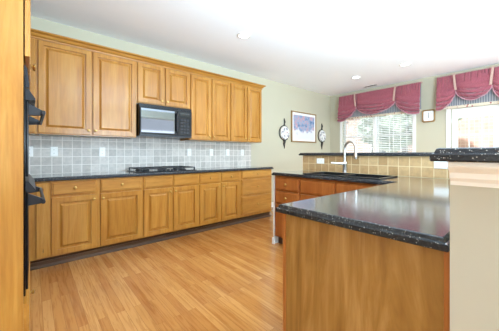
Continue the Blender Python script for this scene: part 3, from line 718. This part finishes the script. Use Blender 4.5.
# ---------------------------------------------------------------- valances
def valance(name, label, y_left, y_right, ties, ztop, group, drop_side, drop_mid, rail_z):
    """balloon valance on the window wall; y_left > y_right; facing -X"""
    r = empty(name, label, 'valance', (XR, (y_left + y_right) / 2, ztop), 0, group)
    yc = (y_left + y_right) / 2
    MB().box(-0.085, -0.001, y_right - yc, y_left - yc, -0.025, 0).build('mounting_board', 'braid', r)
    edges = [y_left] + ties + [y_right]
    NS, NT_ = 28, 26
    for k in range(3):
        a, b = edges[k], edges[k + 1]; m = MB(); rows = []
        drop = drop_mid if k == 1 else drop_side
        for j in range(NT_ + 1):
            t = j / NT_; row = []
            for i in range(NS + 1):
                s = i / NS
                if k == 1: sag = math.sin(PI * s) ** 0.6; base = 0.58; pinch = 0.05 * t
                elif k == 0: sag = math.sin(PI * min(1, 0.42 + 0.58 * s)) ** 0.6; base = 0.50
                else: sag = math.sin(PI * min(1, 0.42 + 0.58 * (1 - s))) ** 0.6; base = 0.50
                D = drop * (base + (1 - base) * sag)
                yy = a + (b - a) * s
                z = -0.02 - t * D
                pouf = 0.10 + 0.075 * math.sin(PI * min(1, t * 0.55 + 0.12)) * (0.35 + 0.65 * sag) + 0.05 * sag * t * t
                folds = 0.026 * math.sin(2 * PI * 4.6 * t ** 2.0 * (0.55 + 0.45 * sag) + 0.8 * math.cos(PI * s)) * t * (0.35 + 0.65 * sag)
                gather = 0.006 * math.sin(2 * PI * s * 11) * (1 - t)
                row.append((-(pouf + folds + gather), yy - yc, z))
            # roll the hem back under
            rows.append(row)
        tail = [(p[0] + 0.06, p[1], p[2] + 0.012) for p in rows[-1]]
        rows.append(tail)
        m.loft(rows, False, False, closed=False)
        o = m.build('swag', 'plum', r, smooth=True)
        md = o.modifiers.new('solid', 'SOLIDIFY'); md.thickness = 0.004
        # light piping along the hem
        hem = [Vector(p) + Vector((-0.006, 0, -0.004)) for p in rows[-2]]
        MB().tube(hem, 0.008, 6).build('hem_piping', 'piping', o)
    for tk, ty in enumerate(ties):
        m = MB(); n = 10; rings = []; lean = (-0.05 if tk == 0 else 0.05)
        for j in range(n + 1):
            t = j / n; z = -0.01 - t * drop_mid * 0.60; x = -(0.185 + 0.03 * math.sin(PI * t * 0.8)); y = ty - yc + lean * (t - 0.5) * 0.6
            rings.append([(x, y - 0.017, z), (x, y + 0.017, z), (x + 0.012, y + 0.017, z), (x + 0.012, y - 0.017, z)])
        m.loft(rings).build('tie_band', 'braid', r)
    MB().box(-0.066, -0.060, y_right - yc + 0.01, y_left - yc - 0.01, rail_z - ztop + 0.02, -0.026).build('striped_lining', 'stripe', r)
    MB().box(-0.074, -0.056, y_right - yc + 0.005, y_left - yc - 0.005, rail_z - ztop - 0.03, rail_z - ztop + 0.02).build('hem_band', 'dots', r)
valance('valance', 'plum red balloon valance over the kitchen window behind the faucet', 3.52, 1.68, [3.06, 2.16], 2.665, 'plum valances', 0.66, 0.555, 2.065)
valance('valance', 'plum red balloon valance over the glazed patio door', 1.40, 0.26, [1.11, 0.60], 2.685, 'plum valances', 0.66, 0.53, 2.06)

# ---------------------------------------------------------------- wall clock
v = empty('wall_clock', 'small square wall clock with gilded rounded frame between the two valances', 'clock', (XR, 1.57, 1.94), -PI / 2)
def rrect(hw, hh, r, y, n=5):
    pts = []
    for cx, cz, a0 in ((hw - r, hh - r, 0), (-hw + r, hh - r, 90), (-hw + r, -hh + r, 180), (hw - r, -hh + r, 270)):
        for k in range(n + 1):
            a = math.radians(a0 + 90 * k / n); pts.append((cx + r * math.cos(a), y, cz + r * math.sin(a)))
    return pts
MB().loft([rrect(.115, .13, .04, -0.0005), rrect(.115, .13, .04, -0.03), rrect(.105, .12, .036, -0.04), rrect(.092, .107, .03, -0.038), rrect(.086, .10, .028, -0.022)]).build('frame', 'gold_wood', v, smooth=True)
MB().loft([rrect(.087, .101, .028, -0.0215), rrect(.087, .101, .028, -0.026)]).build('dial', 'paper', v)
m = MB()
for k in range(12):
    a = 2 * PI * k / 12; cx, cz = 0.066 * math.sin(a), 0.076 * math.cos(a); m.box(cx - 0.003, cx + 0.003, -0.0275, -0.0255, cz - 0.005, cz + 0.005)
m.build('hour_marks', 'gray_mark', v)
MB().box(-0.003, 0.003, -0.029, -0.0275, -0.008, 0.062).build('minute_hand', 'dark', v)
MB().box(-0.004, 0.004, -0.0305, -0.029, -0.045, 0.006).build('hour_hand', 'dark', v)

# ---------------------------------------------------------------- framed picture and plates on the back wall
v = empty('framed_picture', 'framed hazy blue and pink landscape print between the two wall plates', 'picture', (5.07, YB, 1.80), 0)
hw, hh = 0.485, 0.365; f = 0.028
m = MB().box(-hw, hw, -0.035, -0.0005, hh - f, hh).box(-hw, hw, -0.035, -0.0005, -hh, -hh + f).box(-hw, -hw + f, -0.035, -0.0005, -hh + f, hh - f).box(hw - f, hw, -0.035, -0.0005, -hh + f, hh - f)
m.build('frame', 'gold_wood', v, bevel=0.004)
MB().box(-hw + f, hw - f, -0.02, -0.0005, -hh + f, hh - f).build('mat', 'paper', v)
MB().box(-hw + 0.075, hw - 0.075, -0.0225, -0.0195, -hh + 0.07, hh - 0.085).build('print', 'painting', v)
for x, lab in ((4.345, 'white china plate in dark iron wall holder, left of the framed picture'), (5.83, 'white china plate in dark iron wall holder, between picture and window')):
    v = empty('wall_plate', lab, 'plate', (x, YB, 1.63), 0, 'plates in iron holders')
    MB().lathe([(0.08, 0.012), (0.09, 0.012), (0.145, 0.036), (0.148, 0.039), (0.14, 0.039), (0.088, 0.018), (0, 0.017)], 28, '-y').build('dish', 'plate', v, smooth=True)
    hdr = empty_part = MB()
    hdr.tube([(0.165 * math.cos(2 * PI * k / 28), -0.012, 0.165 * math.sin(2 * PI * k / 28)) for k in range(29)], 0.010, 8)
    hdr.tube([(0, -0.012, 0.16), (0, -0.018, 0.21), (0.012, -0.018, 0.25), (0, -0.016, 0.30), (-0.004, -0.014, 0.33)], [0.02, 0.016, 0.022, 0.014, 0.006], 8)
    hdr.tube([(0, -0.012, -0.16), (0, -0.022, -0.20), (-0.012, -0.02, -0.25), (0, -0.016, -0.31), (0.004, -0.014, -0.36)], [0.04, 0.03, 0.026, 0.014, 0.006], 8)
    for s in (-1, 1): hdr.tube([(s * 0.03, -0.012, -0.17), (s * 0.06, -0.05, -0.15), (s * 0.055, -0.056, -0.12)], 0.007, 6)
    hdr.build('iron_holder', 'wrought', v, smooth=True)

# ---------------------------------------------------------------- ceiling lights and vent
for x, y, lab in ((2.163, 2.635, 'round recessed ceiling light above the kitchen floor, brightest one'), (5.11, 2.557, 'round recessed ceiling light near the kitchen window valance'),
                  (5.033, 1.62, 'round recessed ceiling light near the clock wall')):
    v = empty('recessed_light', lab, 'ceiling light', (x, y, ZC), 0, 'recessed ceiling lights')
    MB().lathe([(0.095, -0.0005), (0.095, -0.006), (0.085, -0.010), (0.068, -0.008), (0.066, -0.0005)], 28).build('trim_ring', 'white', v, smooth=True)
    MB().lathe([(0.066, -0.003), (0.066, -0.005), (0.04, -0.012), (0, -0.014)], 28).build('lens', 'lamp', v, smooth=True)
    ld = bpy.data.lights.new('lamp_glow', 'SPOT'); ld.energy = 14; ld.spot_size = math.radians(120); ld.spot_blend = 0.6; ld.shadow_soft_size = 0.06; ld.color = (1, 0.94, 0.86)
    lo = bpy.data.objects.new('lamp_glow', ld); COL.objects.link(lo); lo.parent = v; lo.location = (0, 0, -0.03)
v = empty('ceiling_vent', 'slim white slotted ceiling vent above the kitchen window valance', 'vent', (6.0, 2.66, ZC))
MB().box(-0.05, 0.05, -0.16, 0.16, -0.006, -0.0005).build('frame', 'white', v)
m = MB()
for k in range(4): m.box(-0.036 + k * 0.02, -0.026 + k * 0.02, -0.145, 0.145, -0.0075, -0.0055)
m.build('slots', 'dark', v)
